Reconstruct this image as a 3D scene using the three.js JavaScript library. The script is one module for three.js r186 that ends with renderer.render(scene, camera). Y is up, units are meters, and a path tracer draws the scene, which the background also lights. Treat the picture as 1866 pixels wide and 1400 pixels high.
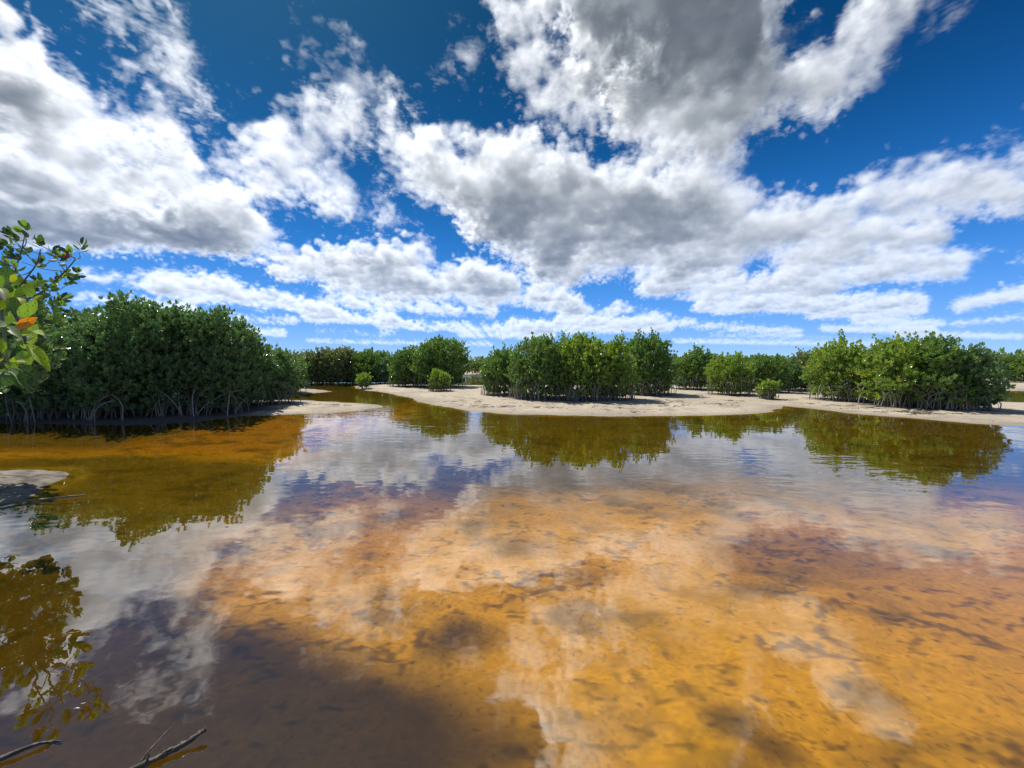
import * as THREE from 'three';
import { mergeGeometries } from 'three/addons/utils/BufferGeometryUtils.js';

const SKY_WIDTH = 4096, WATER_IOR = 2.45;
// ---------- sky: clear air plus a layer of broken cumulus, marched through once for every direction ----------
const SUN_AZ = -42, SUN_EL = 54;                                   // degrees right of the view's heading, above the horizon
const rad = Math.PI / 180, clamp01 = (x) => (x < 0 ? 0 : x > 1 ? 1 : x), sstep = (a, b, x) => { const t = clamp01((x - a) / (b - a)); return t * t * (3 - 2 * t); }, mix = (a, b, t) => a + (b - a) * t;
function makeRandom(seed) { let s = seed >>> 0; return () => { s = (s + 0x6d2b79f5) >>> 0; let t = Math.imul(s ^ (s >>> 15), 1 | s); t = (t + Math.imul(t ^ (t >>> 7), 61 | t)) ^ t; return ((t ^ (t >>> 14)) >>> 0) / 4294967296; }; }
const sunDir = [Math.sin(SUN_AZ * rad) * Math.cos(SUN_EL * rad), Math.sin(SUN_EL * rad), -Math.cos(SUN_AZ * rad) * Math.cos(SUN_EL * rad)];
// cloud banks over the lagoon: from azimuth, elevation to azimuth, elevation, half widths in degrees, cover, extra depth
const CLOUD_BANKS = [
[-50.5, 25.1, -47.7, 23.1, 2.4, 2.2, 0.75, 0.3], [-50.3, 22.0, -49.5, 20.3, 2.1, 2.2, 0.9, 1.4], [-51.5, 15.7, -41.3, 19.2, 2.7, 3.0, 0.9, 0.5],
[-51.7, 12.1, -34.8, 14.6, 1.8, 2.5, 1, 0.9], [-46.7, 21.7, -39.0, 22.9, 1.7, 1.8, 0.7, 0.1], [-40.4, 20.5, -31.6, 14.6, 2.1, 2.3, 0.9, 0.2],
[-45.4, 26.9, -43.2, 24.8, 1.1, 1.0, 0.45, 0], [-46.0, 30.2, -43.2, 29.3, 0.6, 1.1, 0.65, 0], [-43.0, 29.3, -38.2, 29.8, 1.4, 1.5, 0.8, 0.1],
[-39.2, 29.3, -37.0, 26.1, 1.5, 1.3, 0.75, 0], [-36.7, 25.7, -36.1, 24.8, 0.5, 0.4, 0.6, 0], [-33.9, 27.7, -32.5, 28.6, 0.9, 0.7, 0.6, 0],
[-31.0, 32.9, -26.3, 34.8, 1.1, 1.1, 0.55, 0], [-26.4, 33.4, -20.7, 32.4, 1.4, 1.7, 0.7, 0], [-23.3, 32.7, -17.3, 31.2, 1.7, 1.7, 0.75, 0],
[-17.3, 30.9, -12.3, 30.4, 1.2, 0.9, 0.65, 0], [-9.3, 30.7, -8.6, 30.2, 0.9, 0.6, 0.6, 0], [-34.6, 20.9, -31.9, 22.3, 1.3, 1.3, 0.6, 0],
[-31.4, 20.8, -26.6, 26.2, 2.4, 2.2, 0.85, 0.2], [-26.6, 26.7, -20.8, 27.7, 2.2, 1.9, 0.8, 0.1], [-20.8, 28.0, -15.3, 26.8, 1.5, 1.3, 0.6, 0],
[-29.1, 22.1, -22.9, 22.6, 2.8, 2.4, 0.85, 0.1], [-24.2, 20.0, -17.5, 19.8, 2.1, 1.8, 0.75, 0], [-17.5, 19.2, -14.7, 18.3, 1.0, 0.8, 0.6, 0],
[-12.8, 20.1, -11.7, 20.5, 0.7, 0.6, 0.55, 0], [-28.0, 17.6, -27.5, 16.1, 0.8, 0.6, 0.5, 0], [-17.4, 23.9, -16.0, 23.7, 1.0, 0.9, 0.6, 0],
[-16.0, 25.8, -10.2, 23.9, 1.7, 2.3, 0.75, 0], [-12.4, 25.0, -2.5, 23.3, 2.9, 4.0, 0.85, 0.2], [-2.6, 21.7, 5.2, 16.9, 5.1, 5.0, 1, 1],
[3.6, 21.7, 22.6, 18.3, 6.5, 5.7, 1, 0.65], [5.2, 14.1, 8.3, 12.5, 2.5, 1.8, 0.85, 0.2], [12.8, 14.5, 27.8, 13.2, 3.1, 2.7, 0.85, 0.3],
[-12.2, 34.6, -4.0, 36.1, 1.7, 1.9, 0.7, 0], [-2.5, 40.8, 2.1, 36.8, 2.4, 2.9, 0.75, 0.1], [2.1, 35.9, 5.1, 31.7, 2.7, 2.6, 0.78, 0.1],
[5.9, 32.2, 11.1, 30.3, 2.6, 2.1, 0.78, 0.1], [-7.1, 28.9, -6.4, 27.2, 0.9, 0.9, 0.6, 0], [9.5, 38.7, 28.3, 36.0, 4.8, 4.2, 1, 2.8],
[10.9, 44.9, 27.5, 42.0, 4.7, 4.3, 1, 2.8], [0.5, 44.7, 2.0, 43.6, 2.6, 2.3, -0.7, 0], [16.1, 32.4, 27.9, 30.2, 4.4, 4.3, 1, 0.9],
[27.8, 33.1, 34.9, 32.9, 2.4, 1.7, 0.78, 0.3], [32.5, 28.1, 39.8, 28.6, 2.4, 2.2, 0.82, 0.3], [39.8, 29.5, 46.1, 31.3, 2.3, 1.9, 0.85, 0.2],
[36.1, 28.0, 38.1, 26.3, 1.4, 1.1, 0.75, 0.1], [19.0, 27.7, 28.0, 26.7, 3.2, 2.7, 0.88, 0.4], [25.0, 24.0, 28.7, 23.8, 2.6, 2.1, 0.8, 0.1],
[30.3, 22.9, 31.1, 20.8, 0.7, 0.7, 0.55, 0], [-10.0, 38.0, -9.3, 37.4, 1.0, 0.7, 0.45, 0], [-11.4, 40.7, -10.7, 39.9, 0.9, 0.7, 0.45, 0],
[26.4, 19.6, 37.6, 14.2, 3.0, 2.3, 0.8, 0.05], [23.3, 16.3, 46.2, 11.7, 3.3, 2.0, 0.85, 0.12], [39.9, 15.7, 46.0, 15.9, 2.2, 1.8, 0.78, 0.05],
[42.0, 18.0, 51.5, 15.7, 1.5, 1.6, 0.78, 0.05], [46.0, 15.7, 52.0, 13.8, 1.6, 1.3, 0.75, 0.05], [49.7, 18.0, 51.8, 17.5, 0.7, 0.8, 0.7, 0],
[35.2, 10.4, 48.1, 9.0, 2.0, 1.2, 0.8, 0.1], [48.4, 10.0, 50.7, 9.8, 0.5, 0.4, 0.6, 0], [51.6, 9.3, 52.2, 9.0, 0.5, 0.5, 0.6, 0],
[-29.4, 11.7, -14.0, 13.7, 1.8, 2.4, 0.85, 0.4], [-12.5, 15.2, -11.0, 14.6, 1.6, 1.4, 0.7, 0], [-21.8, 10.4, -2.6, 10.8, 2.3, 2.4, 0.85, 0.3],
[-6.5, 11.5, 9.1, 8.1, 2.2, 1.7, 0.8, 0.2], [-40.8, 8.2, -24.5, 7.4, 1.1, 1.6, 0.7, 0.2], [-46.9, 8.5, -35.0, 8.6, 0.7, 1.0, 0.65, 0.1],
[-47.3, 6.3, -38.6, 6.4, 0.6, 0.9, 0.6, 0.1], [-17.7, 5.4, 5.3, 4.9, 0.9, 0.8, 0.65, 0.1], [1.3, 5.1, 21.5, 4.7, 1.0, 0.8, 0.65, 0.1],
[-25.8, 4.2, -16.3, 4.0, 0.5, 0.5, 0.5, 0], [15.1, 7.9, 22.2, 5.8, 1.0, 1.0, 0.6, 0], [18.6, 10.3, 37.7, 8.6, 1.5, 1.3, 0.8, 0.1],
[25.4, 7.4, 45.6, 6.2, 1.2, 0.9, 0.75, 0.2], [23.5, 5.2, 35.9, 3.8, 0.8, 0.5, 0.6, 0.1], [36.8, 5.6, 45.7, 5.1, 0.6, 0.5, 0.6, 0.1],
[48.2, 5.5, 52.3, 6.2, 0.6, 0.7, 0.75, 0.1], [47.9, 3.8, 52.4, 4.1, 0.4, 0.4, 0.6, 0], [-0.2, 5.9, 1.3, 5.9, 0.7, 0.7, 0.5, 0],
[45.3, 24.9, 45.5, 24.8, 0.3, 0.3, 0.4, 0], [46.6, 20.0, 48.3, 20.1, 0.4, 0.3, 0.35, 0], [-41.3, 19.6, -40.8, 19.3, 0.5, 0.5, -0.7, 0],
[15.2, 36.1, 15.4, 34.4, 0.7, 0.6, -0.8, -0.9], [11.8, 32.3, 12.9, 32.7, 0.8, 0.7, -0.8, -0.5], [-3.3, 30.6, 5.9, 29.2, 1.2, 0.9, -0.85, -0.5],
[6.7, 28.9, 9.7, 29.3, 0.6, 0.6, -0.6, -0.4], [29.2, 25.9, 33.3, 20.7, 0.9, 1.0, -0.5, -0.3], [31.8, 33.8, 32.8, 35.8, 0.9, 1.1, -0.6, -0.5],
[33.9, 33.6, 36.8, 34.7, 0.6, 0.6, -0.4, -0.2], [11.9, 26.1, 26.3, 23.7, 0.9, 0.8, -0.15, -0.75], [19.0, 30.2, 27.9, 31.2, 0.9, 0.8, -0.12, -0.6],
[9.6, 31.2, 13.3, 29.0, 0.8, 0.7, -0.12, -0.6], [8.3, 15.0, 18.6, 12.4, 0.9, 0.8, -0.1, -0.6], [16.3, 22.5, 21.9, 19.7, 0.9, 0.8, -0.1, -0.5],
[-47.0, 14.2, -40.6, 15.2, 0.4, 0.5, -0.1, -0.6], [-45.4, 17.6, -39.1, 18.8, 0.4, 0.5, -0.15, -0.6], [-8.6, 33.6, -6.3, 30.0, 1.5, 1.6, -0.8, -0.5],
[-17.2, 35.1, -13.0, 33.7, 1.8, 1.6, -0.8, -0.5], [-27.1, 6.1, -16.3, 6.0, 0.7, 0.7, 0.75, 0.1], [-37.2, 4.1, -29.6, 3.8, 0.4, 0.5, 0.7, 0.05],
[6.8, 6.2, 20.1, 5.4, 0.7, 0.6, 0.7, 0.05], [37.9, 4.0, 46.5, 3.3, 0.4, 0.4, 0.7, 0.05], [-46.6, 4.8, -40.9, 4.7, 0.4, 0.5, 0.65, 0.05],
[-40.9, 5.5, -28.3, 5.3, 0.5, 0.5, 0.6, 0.1], [-21.8, 7.9, -2.6, 7.2, 0.7, 0.9, 0.6, 0.1], [8.3, 7.6, 14.4, 7.0, 0.8, 0.7, 0.6, 0.1],
[-7.3, 4.1, 6.0, 3.8, 0.5, 0.5, 0.55, 0], [26.7, 3.7, 42.5, 2.7, 0.4, 0.3, 0.5, 0], [44.1, 3.1, 52.0, 2.4, 0.4, 0.3, 0.7, 0],
[22.2, 3.1, 42.5, 2.1, 0.4, 0.3, 0.65, 0], [-27.1, 3.0, -2.6, 2.9, 0.4, 0.5, 0.6, 0], [40.7, 4.7, 47.2, 3.9, 0.4, 0.3, 0.7, 0],
[5.9, 26.0, 4.4, 29.3, 0.8, 0.6, -0.4, -0.3]
];
function makeNoise3(N, seed) {                                      // tileable billowy noise: Perlin carved by cells
  const rnd = makeRandom(seed), out = new Float32Array(N * N * N);
  const perlin = (P) => {
    const g = new Float32Array(P * P * P * 3);
    for (let i = 0; i < g.length; i += 3) { const z = rnd() * 2 - 1, a = rnd() * 6.2832, r = Math.sqrt(1 - z * z); g[i] = r * Math.cos(a); g[i + 1] = r * Math.sin(a); g[i + 2] = z; }
    const dot = (x, y, z, dx, dy, dz) => { const i = (((z % P) * P + (y % P)) * P + (x % P)) * 3; return g[i] * dx + g[i + 1] * dy + g[i + 2] * dz; };
    return (x, y, z) => {
      const X = Math.floor(x), Y = Math.floor(y), Z = Math.floor(z), a = x - X, b = y - Y, c = z - Z;
      const u = a * a * a * (a * (a * 6 - 15) + 10), v = b * b * b * (b * (b * 6 - 15) + 10), w = c * c * c * (c * (c * 6 - 15) + 10);
      return mix(mix(mix(dot(X, Y, Z, a, b, c), dot(X + 1, Y, Z, a - 1, b, c), u), mix(dot(X, Y + 1, Z, a, b - 1, c), dot(X + 1, Y + 1, Z, a - 1, b - 1, c), u), v),
        mix(mix(dot(X, Y, Z + 1, a, b, c - 1), dot(X + 1, Y, Z + 1, a - 1, b, c - 1), u), mix(dot(X, Y + 1, Z + 1, a, b - 1, c - 1), dot(X + 1, Y + 1, Z + 1, a - 1, b - 1, c - 1), u), v), w);
    };
  };
  const cells = (P) => {
    const pts = new Float32Array(P * P * P * 3).map(() => rnd());
    return (x, y, z) => {
      const X = Math.floor(x), Y = Math.floor(y), Z = Math.floor(z); let best = 9;
      for (let k = -1; k < 2; k++) for (let j = -1; j < 2; j++) for (let i = -1; i < 2; i++) {
        const q = ((((Z + k + P) % P) * P + ((Y + j + P) % P)) * P + ((X + i + P) % P)) * 3;
        const dx = X + i + pts[q] - x, dy = Y + j + pts[q + 1] - y, dz = Z + k + pts[q + 2] - z, d = dx * dx + dy * dy + dz * dz;
        if (d < best) best = d;
      }
      return Math.sqrt(best);
    };
  };
  const p = [4, 8, 16, 32].map((P) => [P, perlin(P)]), c = [5, 11].map((P) => [P, cells(P)]);
  for (let z = 0, i = 0; z < N; z++) for (let y = 0; y < N; y++) for (let x = 0; x < N; x++, i++) {
    const u = x / N, v = y / N, w = z / N; let s = 0, a = 0.5;
    for (const [P, f] of p) { s += a * f(u * P, v * P, w * P); a *= 0.55; }
    let b = 0; a = 0.6;
    for (const [P, f] of c) { b += a * (1 - f(u * P, v * P, w * P)); a *= 0.5; }
    out[i] = 0.5 + 0.75 * s + 0.55 * (b - 0.46);
  }
  return (x, y, z) => {
    x = (x - Math.floor(x)) * N; y = (y - Math.floor(y)) * N; z = (z - Math.floor(z)) * N;
    const X = x | 0, Y = y | 0, Z = z | 0, a = x - X, b = y - Y, c = z - Z, X0 = X % N, X1 = (X + 1) % N, Y0 = (Y % N) * N, Y1 = ((Y + 1) % N) * N, Z0 = (Z % N) * N * N, Z1 = ((Z + 1) % N) * N * N;
    const l = (o) => out[o + X0] + (out[o + X1] - out[o + X0]) * a;
    const f = l(Z0 + Y0), g = l(Z0 + Y1), h = l(Z1 + Y0), k = l(Z1 + Y1), m = f + (g - f) * b;
    return m + (h + (k - h) * b - m) * c;
  };
}
function makeSky(W) {
  const H = W / 2, data = new Float32Array(W * H * 4), noise = makeNoise3(96, 11);
  // cover by azimuth and elevation, quarter degrees
  const GA = 4, AW = 360 * GA, EH = 92 * GA, cover = new Float32Array(AW * EH), depth = new Float32Array(AW * EH);
  for (let j = 0; j < EH; j++) for (let i = 0; i < AW; i++) {
    const az = i / GA - 180, el = j / GA, r = 1 / Math.tan(Math.max(el, 0.5) * rad), px = Math.sin(az * rad) * r, pz = -Math.cos(az * rad) * r;
    const n = noise(px * 0.21 + 0.3, 0.37, pz * 0.21 + 0.1), out = Math.max(sstep(52, 66, Math.abs(az)), sstep(44, 54, el));
    cover[j * AW + i] = out * sstep(0.47, 0.62, n) * 0.95; depth[j * AW + i] = out * sstep(0.55, 0.7, n) * 0.6;
  }
  for (const [a0, e0, a1, e1, r0, r1, w, t] of CLOUD_BANKS) {
    const m = 2.2 * Math.max(r0, r1) + 1, lo = Math.floor((Math.min(a0, a1) - m + 180) * GA), hi = Math.ceil((Math.max(a0, a1) + m + 180) * GA);
    const dn = Math.max(0, Math.floor((Math.min(e0, e1) - m) * GA)), up = Math.min(EH - 1, Math.ceil((Math.max(e0, e1) + m) * GA)), dx = a1 - a0, dy = e1 - e0, len = dx * dx + dy * dy;
    for (let j = dn; j <= up; j++) for (let i = lo; i <= hi; i++) {
      const x = i / GA - 180 - a0, y = j / GA - e0, s = clamp01((x * dx + y * dy) / len), d = Math.hypot(x - dx * s, y - dy * s) / mix(r0, r1, s), f = 1 - sstep(0, 1.9, d), k = j * AW + i;
      if (w > 0) cover[k] = 1 - (1 - cover[k]) * (1 - w * f); else cover[k] *= 1 + w * f;
      depth[k] = t > 0 ? Math.max(depth[k], t * (1 - sstep(0, 1.8, d))) : depth[k] * (1 + t * f);
    }
  }
  const look = (g, az, el) => {
    const x = ((az + 540) % 360) * GA, y = Math.min(el * GA, EH - 1.01), X = x | 0, Y = y | 0, a = x - X, b = y - Y, X1 = (X + 1) % AW, X0 = X % AW;
    return mix(mix(g[Y * AW + X0], g[Y * AW + X1], a), mix(g[Y * AW + AW + X0], g[Y * AW + AW + X1], a), b);
  };
  const BASE = 1, TOP = 1.30, REF = 1.07;
  let tauBase = 0;
  const density = (x, y, z, fine) => {
    const R = Math.hypot(x, z), n2 = noise(x * 1.3 + 0.4, y * 1.6, z * 1.3 + 0.2), n3 = noise(x * 3.7 + (n2 - 0.5) * 0.35, y * 4.1, z * 3.7 - (n2 - 0.5) * 0.35), swirl = Math.min(1, 2.2 / R), lod = 1 / (1 + R * R / 22);
    const az = Math.atan2(x, -z) / rad + ((n2 - 0.5) * 7 + (n3 - 0.5) * 5) * swirl, el = Math.atan2(REF, R) / rad + ((n3 - 0.5) * 6 - (n2 - 0.5) * 5) * swirl;
    const c = look(cover, az, el); if (c < 0.03) return 0;
    const t = look(depth, az, el), h = (y - BASE) / (TOP - BASE), top = 0.3 + 0.5 * c + 0.35 * Math.min(t, 1), hh = h / top; if (hh > 1.15) return 0;
    const prof = sstep(-0.05, 0.2, h) * (1 - sstep(0.25, 1.15, hh));
    const n1 = noise(x * 0.42, y * 0.55 + 0.2, z * 0.42);
    const n4 = noise(x * 2.3 + 0.7, y * 2.6, z * 2.3 + 0.5); let d = c * (0.72 + 0.45 * prof) - 0.63 + (n1 - 0.5) * 0.5 + (n2 - 0.5) * 0.95 + (n4 - 0.5) * 0.75 * Math.sqrt(lod) + (n3 - 0.5) * 0.62 * lod;
    if (d < -0.16) return 0;
    if (fine > 0) d += ((noise(x * 9.7 + n3 * 0.5, y * 8.3 - n2 * 0.5, z * 9.7 + n3 * 0.4) - 0.66) * 0.30 + (noise(x * 23.1, y * 21.3 + n3 * 0.4, z * 23.1) - 0.66) * 0.14) * fine;
    return d <= 0 ? 0 : Math.min(d * 4.2, 1) * sstep(0, 0.15, prof) * (0.31 + 0.9 * t) * (0.5 + 0.8 * sstep(0.3, 0.7, n1)) * (0.3 + 1.2 * sstep(0.25, 0.75, 0.5 * n2 + 0.5 * n4));
  };
  const hg = (g, c) => (1 - g * g) / Math.pow(1 + g * g - 2 * g * c, 1.5);
  const SIG = 16, ray = [0, 0, 0, 0];
  const marchCloud = (dx, dy, dz, cosS, jit) => {
    const t0 = BASE / dy, t1 = TOP / dy, far = t0, steps = Math.min(46, 22 + Math.floor(10 * (t1 - t0))), dt = (t1 - t0) / steps, fine = 1 - sstep(3, 9, far);
    let T = 1, r = 0, g = 0, b = 0;
    const ph = 0.50 + 0.155 * Math.min(hg(0.55, cosS), 3.2) , SE = 0.055;
    for (let i = 0; i < steps && T > 0.02; i++) {
      const t = t0 + (i + jit) * dt, x = dx * t, y = dy * t, z = dz * t, d = density(x, y, z, fine); if (d <= 0) continue;
      let tau = 0;
      for (let k = 0; k < 4; k++) { const s = SE * (0.5 + k * (1 + 0.35 * k)); const w = SE * (1 + 0.8 * k); if (y + sunDir[1] * s > TOP) break; tau += density(x + sunDir[0] * s, y + sunDir[1] * s, z + sunDir[2] * s, 0) * w * SIG; }
      const lit = ph * (0.95 * Math.exp(-1.0 * tau) + 0.34 * Math.exp(-0.25 * tau) + 0.06 * Math.exp(-0.06 * tau)), h = clamp01((y - BASE) / (TOP - BASE));
      const a = 1 - Math.exp(-d * SIG * Math.min(dt, 0.09)), w = T * a, am = (0.8 + 0.5 * h) * mix(0.40, 1, Math.exp(-0.13 * tau));
      r += w * (lit * 1.22 + 0.165 * am); g += w * (lit * 1.20 + 0.215 * am); b += w * (lit * 1.16 + 0.285 * am);
      T *= 1 - a;
    }
    ray[0] = r; ray[1] = g; ray[2] = b; ray[3] = T;
  };
  const shade = (az, el, o) => {                                    // radiance of one direction
    const ce = Math.cos(el * rad), dx = Math.sin(az * rad) * ce, dy = Math.sin(el * rad), dz = -Math.cos(az * rad) * ce, cosS = dx * sunDir[0] + dy * sunDir[1] + dz * sunDir[2];
    const e = Math.max(el, 0), k = Math.exp(-Math.pow(e / 20, 1.8)), m = Math.exp(-e / 5.2), q = sstep(-0.1, 0.9, cosS);   // deep blue above, paler at the horizon; teal towards the sun, navy away from it
    let r = mix(0.001, 0.012, k), g = mix(mix(0.006, 0.042, q), 0.29, k), b = mix(mix(0.055, 0.13, q), 0.98, k);
    r = mix(r, 0.47, m * 0.93); g = mix(g, 0.70, m * 0.93); b = mix(b, 0.90, m * 0.93);
    const glow = Math.exp(-(1 - cosS) * 14) * 0.12; r += glow * 0.3; g += glow * 0.8; b += glow;
    if (el > 0.35) {
      marchCloud(dx, dy, dz, cosS, 0.5);
      const dist = 1 / dy, air = Math.exp(-dist / 22), A = (1 - ray[3]) * sstep(0.35, 1.6, el), cov = 1 - ray[3] || 1;
      const cr = mix(r * 1.25 + 0.12, ray[0] / cov, air), cg = mix(g * 1.08 + 0.10, ray[1] / cov, air), cb = mix(b * 1.0 + 0.06, ray[2] / cov, air);
      if (A > 0) { r = mix(r, cr, A); g = mix(g, cg, A); b = mix(b, cb, A); }
    }
    o[0] = r; o[1] = g; o[2] = b;
  };
  const o = [0, 0, 0], put = (row, col) => { const i = (row * W + col) * 4; data[i] = o[0]; data[i + 1] = o[1]; data[i + 2] = o[2]; data[i + 3] = 1; };
  const azOf = (col) => ((col + 0.5) / W - 0.25) * 360, elOf = (row) => ((row + 0.5) / H - 0.5) * 180, S = 8, wrap = (a) => ((a + 540) % 360) - 180;
  for (let row = 0; row < H; row++) {                              // coarse pass all round, full detail where the sky is looked at or mirrored
    const el = elOf(row);
    if (el < 0) { shade(0, 0, o); for (let col = 0; col < W; col++) put(row, col); continue; }
    for (let col = 0; col < W; col++) {
      const near = Math.abs(wrap(azOf(col))) < 62 && el < 56;
      if (near || ((row - H / 2) % S === 0 && col % S === 0)) { shade(wrap(azOf(col)), el, o); put(row, col); }
    }
  }
  for (let row = H / 2; row < H; row++) for (let col = 0; col < W; col++) {
    const i = (row * W + col) * 4; if (data[i + 3]) continue;
    const r0 = row - ((row - H / 2) % S), r1 = Math.min(r0 + S, H - S), c0 = col - (col % S), c1 = (c0 + S) % W, a = (col - c0) / S, b = (row - r0) / S;
    for (let c = 0; c < 3; c++) data[i + c] = mix(mix(data[(r0 * W + c0) * 4 + c], data[(r0 * W + c1) * 4 + c], a), mix(data[(r1 * W + c0) * 4 + c], data[(r1 * W + c1) * 4 + c], a), b);
    data[i + 3] = 1;
  }
  return { data, W, H };
}

// ---------- camera, sky, sun, exposure ----------
const scene = new THREE.Scene();
const camera = new THREE.PerspectiveCamera(88, 4 / 3, 0.05, 3000);
camera.position.set(0, 1.5, 0);
camera.rotation.x = -2.764 * rad;
const renderer = new THREE.WebGLRenderer({ antialias: true });
renderer.toneMapping = THREE.LinearToneMapping;
renderer.toneMappingExposure = 1.1;
renderer.shadowMap.enabled = true;
const skyPixels = makeSky(SKY_WIDTH);
const sky = new THREE.DataTexture(skyPixels.data, skyPixels.W, skyPixels.H, THREE.RGBAFormat, THREE.FloatType);
sky.mapping = THREE.EquirectangularReflectionMapping; sky.magFilter = THREE.LinearFilter; sky.needsUpdate = true;
scene.background = sky; scene.environment = sky;
const sun = new THREE.DirectionalLight(new THREE.Color().setRGB(1, 0.94, 0.84), 4.8);
sun.position.set(sunDir[0] * 60, sunDir[1] * 60, sunDir[2] * 60 - 12); sun.target.position.set(0, 0, -12);
sun.castShadow = true; sun.shadow.mapSize.set(4096, 4096);
Object.assign(sun.shadow.camera, { left: -45, right: 45, top: 45, bottom: -45, near: 1, far: 160 });
scene.add(sun, sun.target);

// ---------- helpers ----------
const V = (x, y, z) => new THREE.Vector3(x, y, z), taken = {};
function numbered(name) { const n = taken[name] = (taken[name] ?? -1) + 1; return n ? name + '_' + String(n).padStart(3, '0') : name; }
function tag(o, label, category, group) { o.userData.label = label; o.userData.category = category; if (group) o.userData.group = group; return o; }
function thing(name, label, category, group, p) { const o = new THREE.Group(); o.name = numbered(name); o.position.set(...p); scene.add(o); return tag(o, label, category, group); }
function mesh(name, geometry, material, parent) { const m = new THREE.Mesh(geometry, material); m.name = parent === scene ? numbered(name) : name; m.castShadow = m.receiveShadow = true; parent.add(m); return m; }
const rndA = makeRandom(77);
const lattice = new Float32Array(256 * 256).map(() => rndA());
function value2(x, y) { const X = Math.floor(x), Y = Math.floor(y), a = x - X, b = y - Y, u = a * a * (3 - 2 * a), v = b * b * (3 - 2 * b), l = (i, j) => lattice[((j & 255) << 8) + (i & 255)]; return mix(mix(l(X, Y), l(X + 1, Y), u), mix(l(X, Y + 1), l(X + 1, Y + 1), u), v); }
function fbm(x, y, n = 4) { let s = 0, a = 0.5, t = 0; for (let i = 0; i < n; i++) { s += a * value2(x, y); t += a; x = x * 2.03 + 17.3; y = y * 2.03 + 5.1; a *= 0.5; } return s / t; }
function tile2(x, y, P) { const X = Math.floor(x), Y = Math.floor(y), a = x - X, b = y - Y, u = a * a * (3 - 2 * a), v = b * b * (3 - 2 * b), l = (i, j) => lattice[((((j % P) + P) % P) << 8) + (((i % P) + P) % P)]; return mix(mix(l(X, Y), l(X + 1, Y), u), mix(l(X, Y + 1), l(X + 1, Y + 1), u), v); }
function tube(points, r0, r1, sides = 5, per = 4) {                  // tapered bent tube, closed at the tip
  const c = new THREE.CatmullRomCurve3(points), n = per * (points.length - 1), pos = [], nor = [], uv = [], idx = [], T = V(), N = V(0, 1, 0), B = V(), p = V(), len = c.getLength();
  for (let i = 0; i <= n; i++) {
    const t = i / n; c.getPoint(t, p); c.getTangent(t, T);
    if (!i) { N.set(Math.abs(T.y) < 0.9 ? 0 : 1, Math.abs(T.y) < 0.9 ? 1 : 0, 0); }
    N.addScaledVector(T, -N.dot(T)).normalize(); B.crossVectors(T, N);
    const r = mix(r0, r1, t);
    for (let k = 0; k <= sides; k++) { const a = k / sides * 6.28318, x = Math.cos(a), y = Math.sin(a), nx = N.x * x + B.x * y, ny = N.y * x + B.y * y, nz = N.z * x + B.z * y; pos.push(p.x + nx * r, p.y + ny * r, p.z + nz * r); nor.push(nx, ny, nz); uv.push(k / sides * 6.28 * r0, t * len); }
    if (i) for (let k = 0; k < sides; k++) { const a = (i - 1) * (sides + 1) + k, b = a + sides + 1; idx.push(a, a + 1, b, a + 1, b + 1, b); }
  }
  const g = new THREE.BufferGeometry();
  g.setAttribute('position', new THREE.Float32BufferAttribute(pos, 3)); g.setAttribute('normal', new THREE.Float32BufferAttribute(nor, 3)); g.setAttribute('uv', new THREE.Float32BufferAttribute(uv, 2)); g.setIndex(idx);
  return g;
}
function texture(W, H, f, srgb, channels = 4) {
  const d = new Uint8Array(W * H * 4), c = [0, 0, 0];
  for (let y = 0, i = 0; y < H; y++) for (let x = 0; x < W; x++, i += 4) { f(x / W, y / H, c); d[i] = c[0] * 255; d[i + 1] = c[1] * 255; d[i + 2] = c[2] * 255; d[i + 3] = 255; }
  const t = new THREE.DataTexture(d, W, H); t.magFilter = THREE.LinearFilter; t.minFilter = THREE.LinearMipmapLinearFilter; t.generateMipmaps = true; t.wrapS = t.wrapT = THREE.RepeatWrapping;
  if (srgb) t.colorSpace = THREE.SRGBColorSpace; t.needsUpdate = true; return t;
}

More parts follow.
